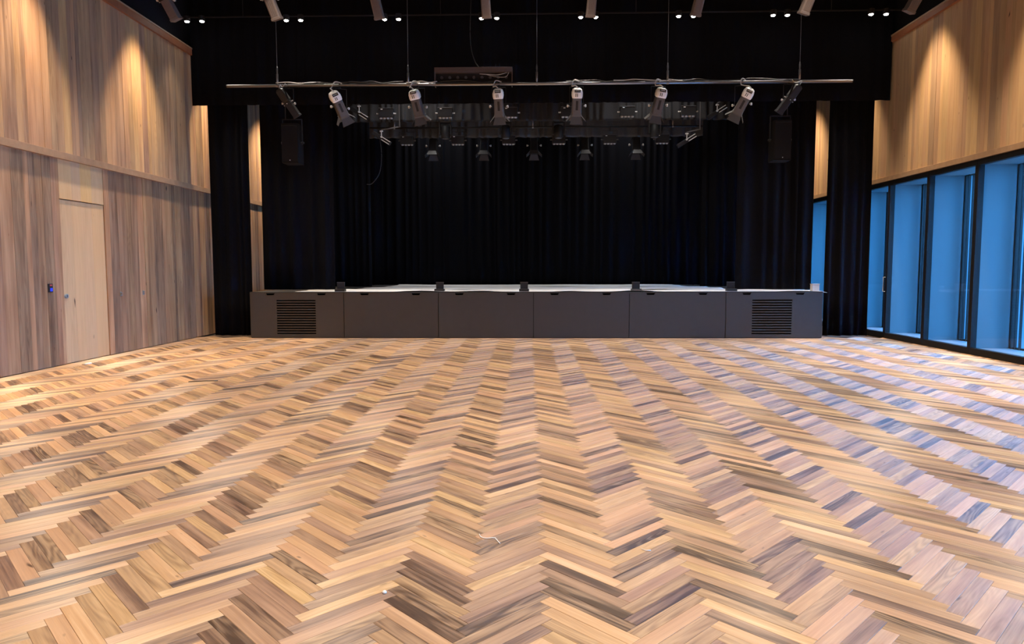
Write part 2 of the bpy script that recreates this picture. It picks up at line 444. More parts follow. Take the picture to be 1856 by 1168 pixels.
def wmesh(key, mat, build):
    if key not in wcache:
        bm = bmesh.new(); build(bm); wcache[key] = finish(key, bm, mat)
    return wcache[key]
def frame_b(bm):
    h = BP
    box(bm, 0, 0.10, 0.002, 0.045, 0.0, WZ - 0.005); box(bm, 0, 0.10, h - 0.045, h - 0.002, 0.0, WZ - 0.005)
    box(bm, 0, 0.10, 0.045, h - 0.045, 0.0, 0.115); box(bm, 0, 0.10, 0.045, h - 0.045, WZ - 0.095, WZ - 0.005)
def jamb_b(bm): box(bm, 0.10, 0.66, 0, 0.025, 0.10, WZ - 0.02)
def sill_b(bm): box(bm, 0.10, 0.66, 0.025, BP - 0.025, 0.0, 0.105)
def head_b(bm): box(bm, 0.10, 0.66, 0.025, BP - 0.025, WZ - 0.09, WZ - 0.003)
def outer_b(bm):
    for a, b in ((0.025, 0.075), (BP - 0.045, BP - 0.025)):
        box(bm, 0.66, 0.74, a, b, 0.0, WZ - 0.003)
    box(bm, 0.66, 0.74, 0.075, BP - 0.045, 0.0, 0.13); box(bm, 0.66, 0.74, 0.075, BP - 0.045, WZ - 0.10, WZ - 0.003)
def fin_b(bm): box(bm, 0.745, 1.20, BP - 0.045, BP + 0.02, -0.15, WZ + 0.3)  # added fin: covers the bright sky in the window slits with a dimmer blue
def rib_b(bm): box(bm, 0.635, 0.675, 0, 0.012, 0.105, WZ - 0.09)
def pane_b(bm): box(bm, 0.045, 0.053, 0.046, BP - 0.046, 0.116, WZ - 0.096)
def opane_b(bm): box(bm, 0.69, 0.70, 0.076, BP - 0.046, 0.131, WZ - 0.101)
def hand_b(bm): tube(bm, [(-0.002, 0.022, 0.98), (-0.045, 0.022, 0.98), (-0.045, 0.022, 1.28), (-0.002, 0.022, 1.28)], 0.009)
n_win = 0
for i in range(-4, 15):
    y0 = Y_M + BP * (3 - i) 
    if y0 < REAR or y0 + BP > YB: continue
    n_win += 1
    w = link('window_%d' % n_win, wmesh('window_frame', 'steel', frame_b), None, (XR, y0, 0))
    if i == 3: lab = 'dark framed deep blue window partly hidden by the right front curtain'
    elif i == 4: lab = 'dark framed deep blue window, second from the right front curtain'
    elif i == 5: lab = 'dark framed deep blue window, third from the right front curtain'
    elif i == 6: lab = 'dark framed deep blue window nearest the camera, cut by the right photo edge'
    elif i < 3: lab = 'dark framed window %s behind the right front curtain' % {2: 'just', 1: 'glimpsed as a blue slit', 0: 'deep', -1: 'farthest'}.get(i, 'hidden')
    else: lab = 'dark framed deep window on the right wall beside the camera'
    tag(w, lab, 'window', 'windows of the right wall', 'structure')
    link('reveal_panel', wmesh('reveal_panel', 'jamb', jamb_b), w, (0, BP - 0.025, 0))
    link('reveal_panel', wmesh('reveal_panel', 'jamb', jamb_b), w)
    link('sill', wmesh('sill', 'sill', sill_b), w)
    link('head_panel', wmesh('head_panel', 'jamb', head_b), w)
    link('outer_frame', wmesh('outer_frame', 'steel', outer_b), w)
    for q in (0.075, 0.16, 0.27):
        link('guide_rib', wmesh('guide_rib', 'steel', rib_b), w, (0, BP - 0.03 - q, 0))
    link('added_sky_fin', wmesh('added_sky_fin', 'jamb', fin_b), w)
    link('pane', wmesh('pane', 'glass', pane_b), w)
    link('outer_pane', wmesh('outer_pane', 'glass', opane_b), w)
    if i == 3: link('handle', wmesh('handle', 'knob', hand_b), w, (0, 0, 0))
struct('ground', 'grey paving outside the windows', 'paving', 'pavement', lambda bm: box(bm, XR + 0.6, XR + 40, -30, 50, -0.30, -0.16))
struct('ceiling', 'black hall ceiling high above the stage', 'ceiling', 'black_wall', lambda bm: box(bm, XL - 0.6, XR + 1.0, REAR - 0.3, YB + 0.4, CEIL, CEIL + 0.2))
struct('wall_back', 'black wall behind the stage', 'wall', 'black_wall', lambda bm: box(bm, XL - 0.5, XR + 0.9, YB, YB + 0.3, -0.15, CEIL))
struct('wall_rear', 'timber wall behind the camera', 'wall', 'trim_wood', lambda bm: box(bm, XL - 0.5, XR + 0.9, REAR - 0.3, REAR, -0.15, CEIL))
struct('wall_side', 'short black wall beyond the last window', 'wall', 'black_wall',
       lambda bm: box(bm, XR + 0.0, XR + 0.9, Y_M + BP * 4, YB, -0.15, WZ))

# ------------------------------------------------------------------ stage
SX0, SX1 = -5.965, 6.155
PWD = (SX1 - SX0) / 6
stage = thing('stage', 'low stage with six dark plywood front panels', 'stage', ((SX0 + SX1) / 2, YF, 0))
def sp(name, mat, build, parent=None, bev=0, smooth=False):
    c = stage.location
    o = part(name, parent or stage, mat, build, smooth, bev=bev)
    o.data.transform(Matrix.Translation(-c))
    return o
sp('core', 'stage_dark', lambda bm: box(bm, SX0 + 0.01, SX1 - 0.01, YF + 0.16, 21.5, 0, 0.955))
sp('deck', 'deck', lambda bm: box(bm, SX0, SX1, YF + 0.012, 21.5, 0.955, 0.985))
sp('plinth', 'stage_dark', lambda bm: box(bm, SX0 + 0.01, SX1 - 0.01, YF + 0.03, YF + 0.16, 0, 0.03))
def panel_mesh(bm, x0, x1, vent):
    z0, z1 = 0.012, 0.968
    nz = 0.915
    xs = {x0, x1}; notches = []
    for c in ((x0 + (0.44 if vent != 'R' else 0.43)), x1 - 0.47):
        notches.append((c - 0.10, c + 0.10))
    hole = None
    if vent: hole = ((x0 + 0.57, x0 + 1.41, 0.085, 0.815) if vent == 'L' else (x0 + 0.545, x0 + 1.38, 0.085, 0.815))
    for a, b in notches: xs |= {a, b}
    zs = {z0, nz, z1}
    if hole: xs |= {hole[0], hole[1]}; zs |= {hole[2], hole[3]}
    xs = sorted(xs); zs = sorted(zs); g = {}
    def vert(i, j):
        if (i, j) not in g:
            x, z = xs[i], zs[j]
            if abs(z - nz) < 1e-6:
                for a, b in notches:
                    if abs(x - a) < 1e-6: x += 0.025
                    if abs(x - b) < 1e-6: x -= 0.025
            g[(i, j)] = bm.verts.new((x, YF, z))
        return g[(i, j)]
    fs = []
    for i in range(len(xs) - 1):
        for j in range(len(zs) - 1):
            cx, cz = (xs[i] + xs[i + 1]) / 2, (zs[j] + zs[j + 1]) / 2
            if cz > nz and any(a < cx < b for a, b in notches): continue
            if hole and hole[0] < cx < hole[1] and hole[2] < cz < hole[3]: continue
            fs.append(bm.faces.new((vert(i, j), vert(i + 1, j), vert(i + 1, j + 1), vert(i, j + 1))))
    r = bmesh.ops.extrude_face_region(bm, geom=fs)
    bmesh.ops.translate(bm, vec=(0, 0.022, 0), verts=[e for e in r['geom'] if isinstance(e, bmesh.types.BMVert)])
    return hole
for k in range(6):
    x0, x1 = SX0 + k * PWD + 0.006, SX0 + (k + 1) * PWD - 0.006
    hl = []
    p = sp('front_panel', 'stage_ply', lambda bm: hl.append(panel_mesh(bm, x0, x1, 'L' if k == 0 else 'R' if k == 5 else None)))
    if hl[0]:
        h = hl[0]; n = 14; pit = (h[3] - h[2]) / (n - 0.5)
        for q in range(n - 1):
            z = h[2] + pit * (q + 0.5)
            sp('vent_slat', 'stage_ply', lambda bm: box(bm, h[0] - 0.002, h[1] + 0.002, YF + 0.001, YF + 0.021, z + pit * 0.02, z + pit * 0.48), p)

# protective sheets on the deck
def sheet(name, label, x0, x1, y0, y1, z, amp, seed, curl=None):
    rg = random.Random(seed); nx, ny = int((x1 - x0) / 0.09), max(5, int((y1 - y0) / 0.09))
    ph = [(rg.uniform(0.6, 4.5), rg.uniform(2, 9), rg.uniform(0, 6.28), rg.uniform(0.3, 1)) for _ in range(7)]
    tot = sum(p[3] for p in ph)
    jit = [rg.uniform(-0.03, 0.03) for _ in range(nx + 1)]
    V, Fc = [], []
    for i in range(nx + 1):
        x = x0 + (x1 - x0) * i / nx
        for j in range(ny + 1):
            t = j / ny
            y = y0 + (y1 - y0) * t + (jit[i] * 0.6 if j in (0, ny) else 0)
            h = sum(p[3] * math.sin(p[0] * x + p[1] * y + p[2]) for p in ph) / tot
            zz = z + 0.004 + amp * max(0, h) ** 1.3
            if curl and x > curl: zz -= 0.35 * (x - curl) ** 2 * 6
            V.append((x, y, zz))
    for i in range(nx):
        for j in range(ny):
            a = i * (ny + 1) + j; Fc.append((a, a + ny + 1, a + ny + 2, a + 1))
    me = bpy.data.meshes.new(name); me.from_pydata(V, [], Fc); me.materials.append(M['sheet'])
    for p in me.polygons: p.use_smooth = True
    o = link(name, me)
    md = o.modifiers.new('thick', 'SOLIDIFY'); md.thickness = 0.003; md.offset = 1
    return tag(o, label, 'sheet')
sheet('cover_sheet', 'crumpled white cover sheet along the front edge of the stage', -5.0, 6.25, 14.79, 15.75, 0.985, 0.055, 4, 6.13)
sheet('cover_sheet', 'white cover sheet across the middle of the stage deck', -4.15, 4.6, 15.85, 18.4, 0.985, 0.045, 9)
sheet('cover_sheet', 'white cover sheet at the back of the stage before the backdrop', -3.9, 4.25, 18.5, 21.2, 0.985, 0.03, 12)

# floor boxes along the stage edge
box_label = {0: 'black floor box with upright lid on the stage edge, leftmost of five',
             1: 'black floor box with upright lid on the stage edge, second from left',
             2: 'black floor box with upright lid at the middle of the stage edge',
             3: 'black floor box with upright lid on the stage edge, fourth from left',
             4: 'black floor box with upright lid on the stage edge beside the right side curtain'}
for k, bx in enumerate((-4.045, -1.91, -0.105, 2.275, 4.28)):
    t = thing('floor_box', box_label[k], 'floor box', (bx, 14.87, 1.0), 'floor boxes along the stage edge')
    part('base', t, 'lamp_black', lambda bm: box(bm, -0.105, 0.105, -0.06, 0.10, -0.012, 0.045), bev=0.006)
    l = part('lid', t, 'lamp_black', lambda bm: box(bm, -0.082, 0.082, 0.055, 0.085, 0.04, 0.185), bev=0.006)
    part('rim', l, 'lamp_body', lambda bm: box(bm, -0.084, 0.084, 0.052, 0.088, 0.180, 0.188))
t = thing('cable_box', 'pale grey box on the right end of the stage edge', 'box', (6.04, 14.92, 0.99))
part('case', t, 'grey_box', lambda bm: box(bm, -0.075, 0.075, -0.06, 0.06, 0, 0.14), bev=0.006)
part('lid', t, 'grey_box', lambda bm: box(bm, -0.08, 0.08, -0.065, 0.065, 0.14, 0.152), bev=0.003)
# stair rails at the back of the stage
for bx, lab in ((-4.72, 'thin black metal rail post frame at the back left of the stage'), (4.95, 'thin black metal rail post frame at the back right of the stage')):
    t = thing('stair_rail', lab, 'railing', (bx, 20.9, 0.985))
    for s in (-0.075, 0.075) if bx > 0 else (-0.05, 0.05):
        part('post', t, 'lamp_black', lambda bm: tube(bm, [(s, 0, 0), (s, 0, 1.02)], 0.017))
    w = 0.10 if bx > 0 else 0.065
    for z in (1.02, 0.55, 0.12):
        part('rail', t, 'lamp_black', lambda bm: box(bm, -w, w, -0.02, 0.02, z - 0.012, z + 0.012))

# ------------------------------------------------------------------ curtains
def curtain(name, label, x0, x1, y, z0, z1, amp=0.07, pitch=0.22, seed=1, mat='velvet', group=None, cat='curtain', along='x', flare=0.25):
    rg = random.Random(seed); Lh = x1 - x0; n = max(24, int(Lh / 0.018)); rows = 9
    ks, s = [0.0], 0.0
    while s < Lh:
        s += pitch * rg.uniform(0.6, 1.45); ks.append(s)
    am = [rg.uniform(0.5, 1.0) for _ in ks]; sk = [rg.uniform(-0.25, 0.25) for _ in ks]
    V, Fc = [], []
    for j in range(rows + 1):
        t = j / rows; z = z1 + (z0 - z1) * t
        for i in range(n + 1):
            u = Lh * i / n; q = 0
            while q < len(ks) - 2 and ks[q + 1] < u: q += 1
            f = (u - ks[q]) / (ks[q + 1] - ks[q])
            f2 = f + sk[q] * math.sin(math.pi * f) * (0.4 + t)
            d = amp * am[q] * (math.sin(math.pi * f2) ** 2) * (1 - flare + flare * t)
            d += 0.12 * amp * math.sin(9 * u + 2.3 * t + seed)
            if along == 'x': V.append((u, -d, z - z0))
            else: V.append((d, u, z - z0))
    for j in range(rows):
        for i in range(n):
            a = j * (n + 1) + i; Fc.append((a, a + 1, a + n + 2, a + n + 1))
    me = bpy.data.meshes.new(name); me.from_pydata(V, [], Fc); me.materials.append(M[mat])
    for p in me.polygons: p.use_smooth = True
    o = link(name, me, None, (x0, y, z0) if along == 'x' else (y, x0, z0))
    md = o.modifiers.new('thick', 'SOLIDIFY'); md.thickness = 0.004
    return tag(o, label, cat, group)
curtain('pelmet_curtain', 'wide black velvet pelmet hanging from the ceiling above the stage front', XL + 0.04, XR - 0.04, 14.93, 4.93, CEIL - 0.02, 0.05, 0.26, 1, flare=0.5)
curtain('front_curtain', 'black velvet front curtain left of the stage, reaching the floor', -6.90, -6.03, 15.13, 0.025, 6.6, 0.09, 0.20, 2)
curtain('front_curtain', 'black velvet front curtain right of the stage beside the windows', 6.33, 7.24, 15.16, 0.025, 6.6, 0.10, 0.19, 33)
curtain('side_curtain', 'black side curtain on the left front of the stage behind the hanging speaker', -5.86, -4.27, 15.34, 1.02, 6.6, 0.09, 0.24, 5)
curtain('side_curtain', 'black side curtain on the right front of the stage behind the hanging speaker', 4.48, 6.12, 15.34, 1.02, 6.6, 0.10, 0.26, 6)
curtain('wing_curtain', 'black wing curtain on the left, second from the stage front', -5.6, -3.95, 17.5, 1.03, 6.6, 0.09, 0.22, 7)
curtain('wing_curtain', 'black wing curtain on the right, second from the stage front', 4.25, 5.9, 17.5, 1.03, 6.6, 0.09, 0.22, 8)
curtain('wing_curtain', 'black wing curtain on the left, nearest the backdrop', -5.6, -4.05, 19.4, 1.03, 6.6, 0.08, 0.22, 9)
curtain('wing_curtain', 'black wing curtain on the right, nearest the backdrop', 4.40, 5.9, 19.4, 1.03, 6.6, 0.08, 0.22, 10)
curtain('backdrop_curtain', 'wide black pleated backdrop curtain at the back of the stage', -6.4, 6.6, 21.35, 0.99, 6.8, 0.09, 0.24, 11)
curtain('border_curtain', 'black pleated border curtain behind the first row of stage lights', -4.35, 4.75, 17.0, 4.985, 5.50, 0.10, 0.22, 12, 'velvet_light')
curtain('border_curtain', 'black border curtain, cloth lightened for lit folds, second behind the pelmet', -4.3, 4.7, 19.0, 4.97, 5.60, 0.12, 0.27, 13, 'border_lit')

# ------------------------------------------------------------------ lighting bars
def light_bar(label, x0, x1, y, z, r=0.026, hang=(), wire='wire', pipe='pipe'):
    if wire == 'cable_dark': pipe = 'lamp_black'
    t = thing('lighting_bar', label, 'pipe', ((x0 + x1) / 2, y, z))
    c = (x0 + x1) / 2
    part('pipe', t, pipe, lambda bm: tube(bm, [(x0 - c, 0, 0), (x1 - c, 0, 0)], r, 14), True)
    for s in (x0, x1):
        part('end_cap', t, 'lamp_black', lambda bm: tube(bm, [(s - c - 0.006, 0, 0), (s - c + 0.006, 0, 0)], r + 0.002, 14))
    for hx in hang:
        w = part('hanging_wire', t, wire, lambda bm: tube(bm, [(hx - c, 0, 0.36), (hx - c, 0, CEIL - z)], 0.0042, 6))
        part('turnbuckle', w, 'pipe', lambda bm: tube(bm, [(hx - c, 0, r), (hx - c, 0, 0.04), (hx - c, 0, 0.05), (hx - c, 0, 0.22), (hx - c, 0, 0.23), (hx - c, 0, 0.30), (hx - c, 0, 0.37)],
                                                    [0.008, 0.010, 0.019, 0.019, 0.012, 0.016, 0.007], 8), True)
        part('pipe_clamp', w, 'wire', lambda bm: tube(bm, [(hx - c - 0.02, 0, 0), (hx - c + 0.02, 0, 0)], r + 0.006, 12))
    return t
BY, BZ = 13.6, 4.985
bar = light_bar('long steel lighting bar hung on five wires before the stage', -5.815, 6.087, BY, BZ, 0.027, (-4.83, -2.309, 0.148, 2.625, 5.099))
def bar_cable(pts, r=0.010, mat='cable_dark'):
    c = bar.location
    part('cable', bar, mat, lambda bm: tube(bm, smooth_path([Vector(p) - c for p in pts]), r, 6), True)
def wiggle(x0, x1, seed, up=0.035):
    rg = random.Random(seed); n = max(4, int((x1 - x0) / 0.18)); pts = []
    for i in range(n + 1):
        pts.append((x0 + (x1 - x0) * i / n, BY + rg.uniform(-0.02, 0.02) - 0.02, BZ + up + rg.uniform(-0.012, 0.03)))
    return pts
for k, (a, b) in enumerate(((-4.85, -3.95), (-4.4, -2.9), (-3.8, -2.4), (-2.35, -1.75), (-1.7, -0.5), (0.7, 2.0), (1.6, 2.9), (2.6, 4.2), (4.1, 5.1))):
    bar_cable(wiggle(a, b, 60 + k, 0.036), 0.009, 'cable_dark' if k % 3 else 'cable_pale')

# fresnel lamp with barn doors; local axis: rear at +z, beam at -z
LM = {}
def lm(key, mat, build, smooth=False):
    if key not in LM:
        bm = bmesh.new(); build(bm); LM[key] = finish(key, bm, mat, smooth)
    return LM[key]
def fres_body(bm):
    loft(bm, [rrect(0.168, 0.20, 0.03, 0.16), rrect(0.172, 0.205, 0.03, 0.14), rrect(0.185, 0.215, 0.03, -0.15), rrect(0.20, 0.225, 0.025, -0.155), rrect(0.20, 0.225, 0.025, -0.18)])
def fres_slot(bm): box(bm, -0.022, 0.022, -0.106, -0.098, -0.10, 0.11)
def fres_cap(bm):
    loft(bm, [rrect(0.188, 0.225, 0.035, 0.155), rrect(0.205, 0.24, 0.05, 0.19), rrect(0.205, 0.24, 0.055, 0.25), rrect(0.17, 0.20, 0.06, 0.305), rrect(0.11, 0.13, 0.05, 0.325)])
def fres_vent(bm): box(bm, -0.006, 0.006, -0.126, -0.112, 0.185, 0.245)
def fres_grip(bm):
    box(bm, -0.055, 0.055, -0.128, -0.10, 0.268, 0.282); box(bm, -0.055, -0.045, -0.128, -0.10, 0.282, 0.31); box(bm, 0.045, 0.055, -0.128, -0.10, 0.282, 0.31); box(bm, -0.055, 0.055, -0.128, -0.10, 0.305, 0.315)
def fres_lens(bm): tube(bm, [(0, 0, -0.185), (0, 0, -0.175)], 0.075, 16)
def leaf_b(bm):
    z0, z1 = -0.185, -0.315
    a = [(-0.085, -0.112, z0), (0.085, -0.112, z0), (0.125, -0.165, z1), (-0.125, -0.165, z1)]
    prism(bm, a, [(x, y - 0.004, z) for x, y, z in a])
def side_leaf_b(bm):
    z0, z1 = -0.185, -0.285
    a = [(0.102, -0.085, z0), (0.102, 0.085, z0), (0.185, 0.065, z1), (0.185, -0.065, z1)]
    prism(bm, a, [(x + 0.004, y, z) for x, y, z in a])
def yoke_b(bm, h=0.36, w=0.135):
    box(bm, -w, w, -0.018, 0.018, h - 0.006, h); box(bm, -w, -w + 0.006, -0.018, 0.018, -0.02, h); box(bm, w - 0.006, w, -0.018, 0.018, -0.02, h)
def knob_b(bm): tube(bm, [(0.135, 0, 0), (0.155, 0, 0), (0.157, 0, 0), (0.185, 0, 0)], [0.012, 0.012, 0.026, 0.022], 10)
def clamp_b(bm, h=0.36):
    box(bm, -0.02, 0.02, -0.015, 0.015, h, h + 0.035)
    tube(bm, [(0, 0.036 * math.cos(a), h + 0.06 + 0.036 * math.sin(a)) for a in [R(d) for d in range(-100, 171, 27)]], 0.008, 6)
def aim(dx, dy, dz): return Vector((dx, dy, dz)).to_track_quat('-Z', 'Y')
def aim_down(dx, dy, dz):
    """beam along (dx,dy,dz), back of the lamp kept towards the hall"""
    z = -Vector((dx, dy, dz)).normalized(); x = Vector((1, 0, 0)); x = (x - z * x.dot(z)).normalized(); y = z.cross(x)
    return Matrix((x, y, z)).transposed().to_quaternion()
def fresnel(label, x, dirv, leaf='open', cap='lamp_cap', body='lamp_body', y=BY, z=BZ, tw=0.0, group='barn door lamps on the front bar', cable=True, scale=1.0):
    drop = 0.36 + 0.06
    t = thing('fresnel_lamp', label, 'stage light', (x, y, z - drop * scale), group)
    t.scale = (scale,) * 3
    q = aim_down(*dirv)
    if tw: q = Quaternion((0, 0, 1), tw) @ q
    b = link('body', lm('fbody' + body, body, fres_body), t, rot=q)
    link('heat_slot', lm('fslot', 'lamp_black', fres_slot), b)
    c = link('rear_cap', lm('fcap' + cap, cap, fres_cap, True), t, rot=q)
    if cap == 'lamp_cap':
        for s in (-0.03, 0.0):
            link('vent', lm('fvent', 'lamp_black', fres_vent), c, (s, 0, 0))
        link('grip', lm('fgrip', 'lamp_black', fres_grip), c)
    link('lens', lm('flens', 'lens', fres_lens), t, rot=q)
    for k, (mesh, rz) in enumerate((('leaf', 0), ('leaf', 180), ('side', 0), ('side', 180))):
        f = leaf_b if mesh == 'leaf' else side_leaf_b
        link('barn_door', lm('f' + mesh, 'leaf' if (mesh == 'leaf' or leaf != 'pale') else 'pale_leaf', f), t, rot=q @ Quaternion((0, 0, 1), R(rz)))
    yo = link('yoke', lm('fyoke', 'lamp_black', yoke_b), t, rot=Quaternion((0, 0, 1), tw))
    for s in (0, 180):
        link('knob', lm('fknob', 'knob', knob_b, True), yo, rot=Quaternion((0, 0, 1), R(s)))
    link('clamp', lm('fclamp', 'lamp_black', clamp_b), t)
    if cable:
        top = q @ Vector((0.02, -0.02, 0.32))
        rg = random.Random(int(x * 100)); sx = rg.choice((-1, 1))
        part('power_cable', t, 'cable_pale', lambda bm: tube(bm, smooth_path([top, top + Vector((-0.06, -0.03, 0.05)), Vector((top.x * 0.6 - 0.11, -0.06, 0.36)), Vector((top.x * 0.3 - 0.06, -0.05, 0.47)), Vector((0.05, -0.03, 0.45))]), 0.011, 6), True)
    return t
M['pale_leaf'] = plain('barn_door_grey', (0.35, 0.35, 0.36), 0.4)
fresnel('barn door lamp on the front bar tilted to the right, beside the left speaker', -3.63, (0.66, 0.45, -1), tw=0.55)
fresnel('barn door lamp on the front bar below the second hanging wire', -2.13, (0.22, 0.42, -1), 'pale')
fresnel('barn door lamp on the front bar under the right half of the brown cable tray', -0.575, (0.05, 0.42, -1), 'pale')
fresnel('barn door lamp on the front bar just right of the middle wire', 0.905, (-0.02, 0.42, -1))
fresnel('barn door lamp on the front bar below the fourth hanging wire', 2.45, (-0.2, 0.42, -1))
fresnel('blue tinged barn door lamp on the front bar tilted to the left', 4.03, (-0.62, 0.42, -1), tw=-0.35)

# profile spotlight: lamp house at the rear, square barrel in front
def prof_house(bm):
    loft(bm, [rrect(0.10, 0.12, 0.03, 0.37), rrect(0.16, 0.19, 0.03, 0.33), rrect(0.17, 0.20, 0.03, 0.08), rrect(0.13, 0.15, 0.03, 0.03)])
def prof_gate(bm): loft(bm, [rrect(0.175, 0.19, 0.02, 0.035), rrect(0.175, 0.19, 0.02, -0.005)])
def prof_barrel(bm): loft(bm, [rrect(0.15, 0.16, 0.02, -0.005), rrect(0.152, 0.165, 0.02, -0.30), rrect(0.165, 0.175, 0.012, -0.305), rrect(0.165, 0.175, 0.012, -0.34)])
def prof_rib(bm): box(bm, -0.004, 0.004, -0.088, -0.08, -0.28, -0.03)
def shutter_b(bm): box(bm, 0.085, 0.125, -0.006, 0.006, 0.005, 0.022)
def profile(label, x, y, z, dirv, mat, group, drop=0.34, scale=1.0, cable=True):
    t = thing('profile_spotlight', label, 'stage light', (x, y, z - (drop + 0.06) * scale), group); t.scale = (scale,) * 3
    q = aim_down(*dirv)
    h = link('lamp_house', lm('phouse' + mat, mat, prof_house), t, rot=q)
    g = link('gate', lm('pgate', 'lamp_black', prof_gate), t, rot=q)
    for s in (0, 90, 180, 270):
        link('shutter', lm('pshut', 'knob', shutter_b), g, rot=Quaternion((0, 0, 1), R(s)))
    b = link('barrel', lm('pbarrel' + mat, mat, prof_barrel), t, rot=q)
    for s in (-0.045, -0.015, 0.015, 0.045):
        link('rib', lm('prib' + mat, mat, prof_rib), b, (s, 0, 0))
    link('front_lens', lm('plens', 'lens', lambda bm: tube(bm, [(0, 0, -0.335), (0, 0, -0.325)], 0.07, 16)), t, rot=q)
    yo = link('yoke', lm('pyoke%.2f' % drop, 'lamp_black', lambda bm: yoke_b(bm, drop, 0.115)), t)
    for s in (0, 180):
        link('knob', lm('pknob', 'knob', lambda bm: tube(bm, [(0.115, 0, 0), (0.135, 0, 0), (0.136, 0, 0), (0.16, 0, 0)], [0.012, 0.012, 0.026, 0.022], 10)), yo, rot=Quaternion((0, 0, 1), R(s)))
    link('clamp', lm('pclamp%.2f' % drop, 'lamp_black', lambda bm: clamp_b(bm, drop)), t)
    if cable:
        top = q @ Vector((0, 0, 0.36))
        part('power_cable', t, 'cable_pale', lambda bm: tube(bm, smooth_path([top, top + Vector((0.04 if top.x < 0 else 0.05, -0.03, 0.10)), Vector((top.x * 0.7, -0.05, drop + 0.02)), Vector((top.x * 0.3, -0.04, drop + 0.1))]), 0.009, 6), True)
    return t
profile('black profile spotlight above the left hanging speaker', -4.62, BY, BZ, (0.62, 0.35, -1), 'lamp_black', 'profile lamps at the bar ends', scale=0.84)
profile('black profile spotlight above the right hanging speaker', 4.90, BY, BZ, (-0.68, 0.35, -1), 'lamp_black', 'profile lamps at the bar ends', scale=0.84)
CY, CZ = 12.0, 6.32
bar2 = light_bar('steel lighting bar near the ceiling carrying the row of upper spotlights', -6.8, 7.0, CY, CZ, 0.027, (-5.2, 0.1, 5.5))
M['lamp_warm_lit'] = plain('lamp_body_warm_lit', (0.17, 0.135, 0.12), 0.5, spec=0.4)  # brown tint painted in for the warm light coming off the floor
cl = ['spotlight near the ceiling above the left wall corner', 'ceiling spotlight, second from the left wall', 'ceiling spotlight above the second hanging wire',
      'ceiling spotlight left of the middle wire', 'ceiling spotlight right of the middle wire', 'ceiling spotlight above the fourth hanging wire',
      'bluish ceiling spotlight above the right speaker', 'spotlight near the ceiling above the right wall corner']
for k, x in enumerate((-6.12, -4.36, -2.58, -0.73, 1.05, 2.84, 4.66, 6.42)):
    c = (x - 0.1) / 4.3
    profile(cl[k], x, CY, CZ, (-0.30 * c, 0.30, -1), 'lamp_warm_lit', 'upper spotlights in the row near the ceiling', drop=0.26, cable=True)

light_bar('black curtain bar holding the first border curtain over the stage', -4.5, 4.9, 16.97, 5.50, 0.02, (-4.0, 0.1, 4.3), 'cable_dark')
light_bar('black curtain bar holding the second border curtain over the stage', -4.5, 4.9, 18.97, 5.60, 0.02, (-4.0, 0.1, 4.3), 'cable_dark')

# ------------------------------------------------------------------ downlights on their track
TY, TZ = 14.2, 6.43
track = thing('light_track', 'thin grey track of downlights near the ceiling before the pelmet', 'light track', (0, TY, TZ + 0.05))
part('rail', track, 'lamp_black', lambda bm: box(bm, -7.0, 7.3, -0.012, 0.012, 0.0, 0.022))
for rx in (-5.7, -1.75, 2.1, 5.9):
    part('drop_rod', track, 'lamp_black', lambda bm: tube(bm, [(rx, 0, 0.03), (rx, 0, CEIL - TZ - 0.05)], 0.008, 6))
dots = (-6.84, -6.54, -4.84, -4.55, -2.87, -2.59, -0.94, -0.64, 1.02, 1.315, 2.94, 3.23, 4.785, 5.06, 6.68, 6.97)
ordw = ['far left', 'second', 'third', 'fourth', 'fifth', 'sixth', 'seventh', 'far right']
for k, x in enumerate(dots):
    t = thing('downlight', 'small glowing downlight, %s of the %s pair on the ceiling track' % ('left' if k % 2 == 0 else 'right', ordw[k // 2]), 'downlight', (x, TY, TZ), 'downlights on the ceiling track')
    part('housing', t, 'lamp_black', lambda bm: tube(bm, [(0, 0.02, -0.01), (0, 0.02, 0.09)], 0.06, 14))
    part('lens', t, 'glow', lambda bm: tube(bm, [(0, 0.02, -0.032), (0, 0.02, -0.025), (0, 0.02, -0.010)], [0.018, 0.035, 0.042], 14))
    spot_light('downlight_beam', (x, TY, TZ - 0.05), (x - 0.22 * x * abs(x) / 7, TY - 0.7, 0), 165, (1.0, 0.88, 0.74), 68, 0.7, 0.04, t)

# ------------------------------------------------------------------ loudspeakers
for x, lab, sd in ((-4.665, 'black loudspeaker hanging under the left end of the front lighting bar', -1), (4.865, 'black loudspeaker hanging under the right end of the front lighting bar', 1)):
    t = thing('loudspeaker', lab, 'loudspeaker', (x, BY + 0.30, 3.545), 'hanging loudspeakers')
    part('cabinet', t, 'cabinet', lambda bm: loft(bm, [rrect(0.33, 0.34, 0.02, 0), rrect(0.33, 0.34, 0.02, 0.76)]))
    g = part('grille', t, 'grille', lambda bm: box(bm, -0.155, 0.155, -0.182, -0.17, 0.02, 0.72), bev=0.006)
    part('badge', g, 'knob', lambda bm: tube(bm, [(0.0, -0.186, 0.05), (0.0, -0.18, 0.05)], 0.009, 10))
    def brk(bm):
        box(bm, -0.195, 0.195, -0.025, 0.025, 0.86, 0.872); box(bm, -0.195, -0.187, -0.025, 0.025, 0.38, 0.872); box(bm, 0.187, 0.195, -0.025, 0.025, 0.38, 0.872)
    part('bracket', t, 'lamp_black', brk)
    for s in (-1, 1):
        part('bracket_knob', t, 'lamp_black', lambda bm: tube(bm, [(s * 0.16, 0, 0.41), (s * 0.225, 0, 0.41)], 0.022, 10))
    part('drop_rod', t, 'lamp_black', lambda bm: tube(bm, [(sd * 0.13, 0, 0.86), (sd * 0.13, 0, 1.20), (sd * 0.13, -0.30, 1.43)], 0.010, 8))

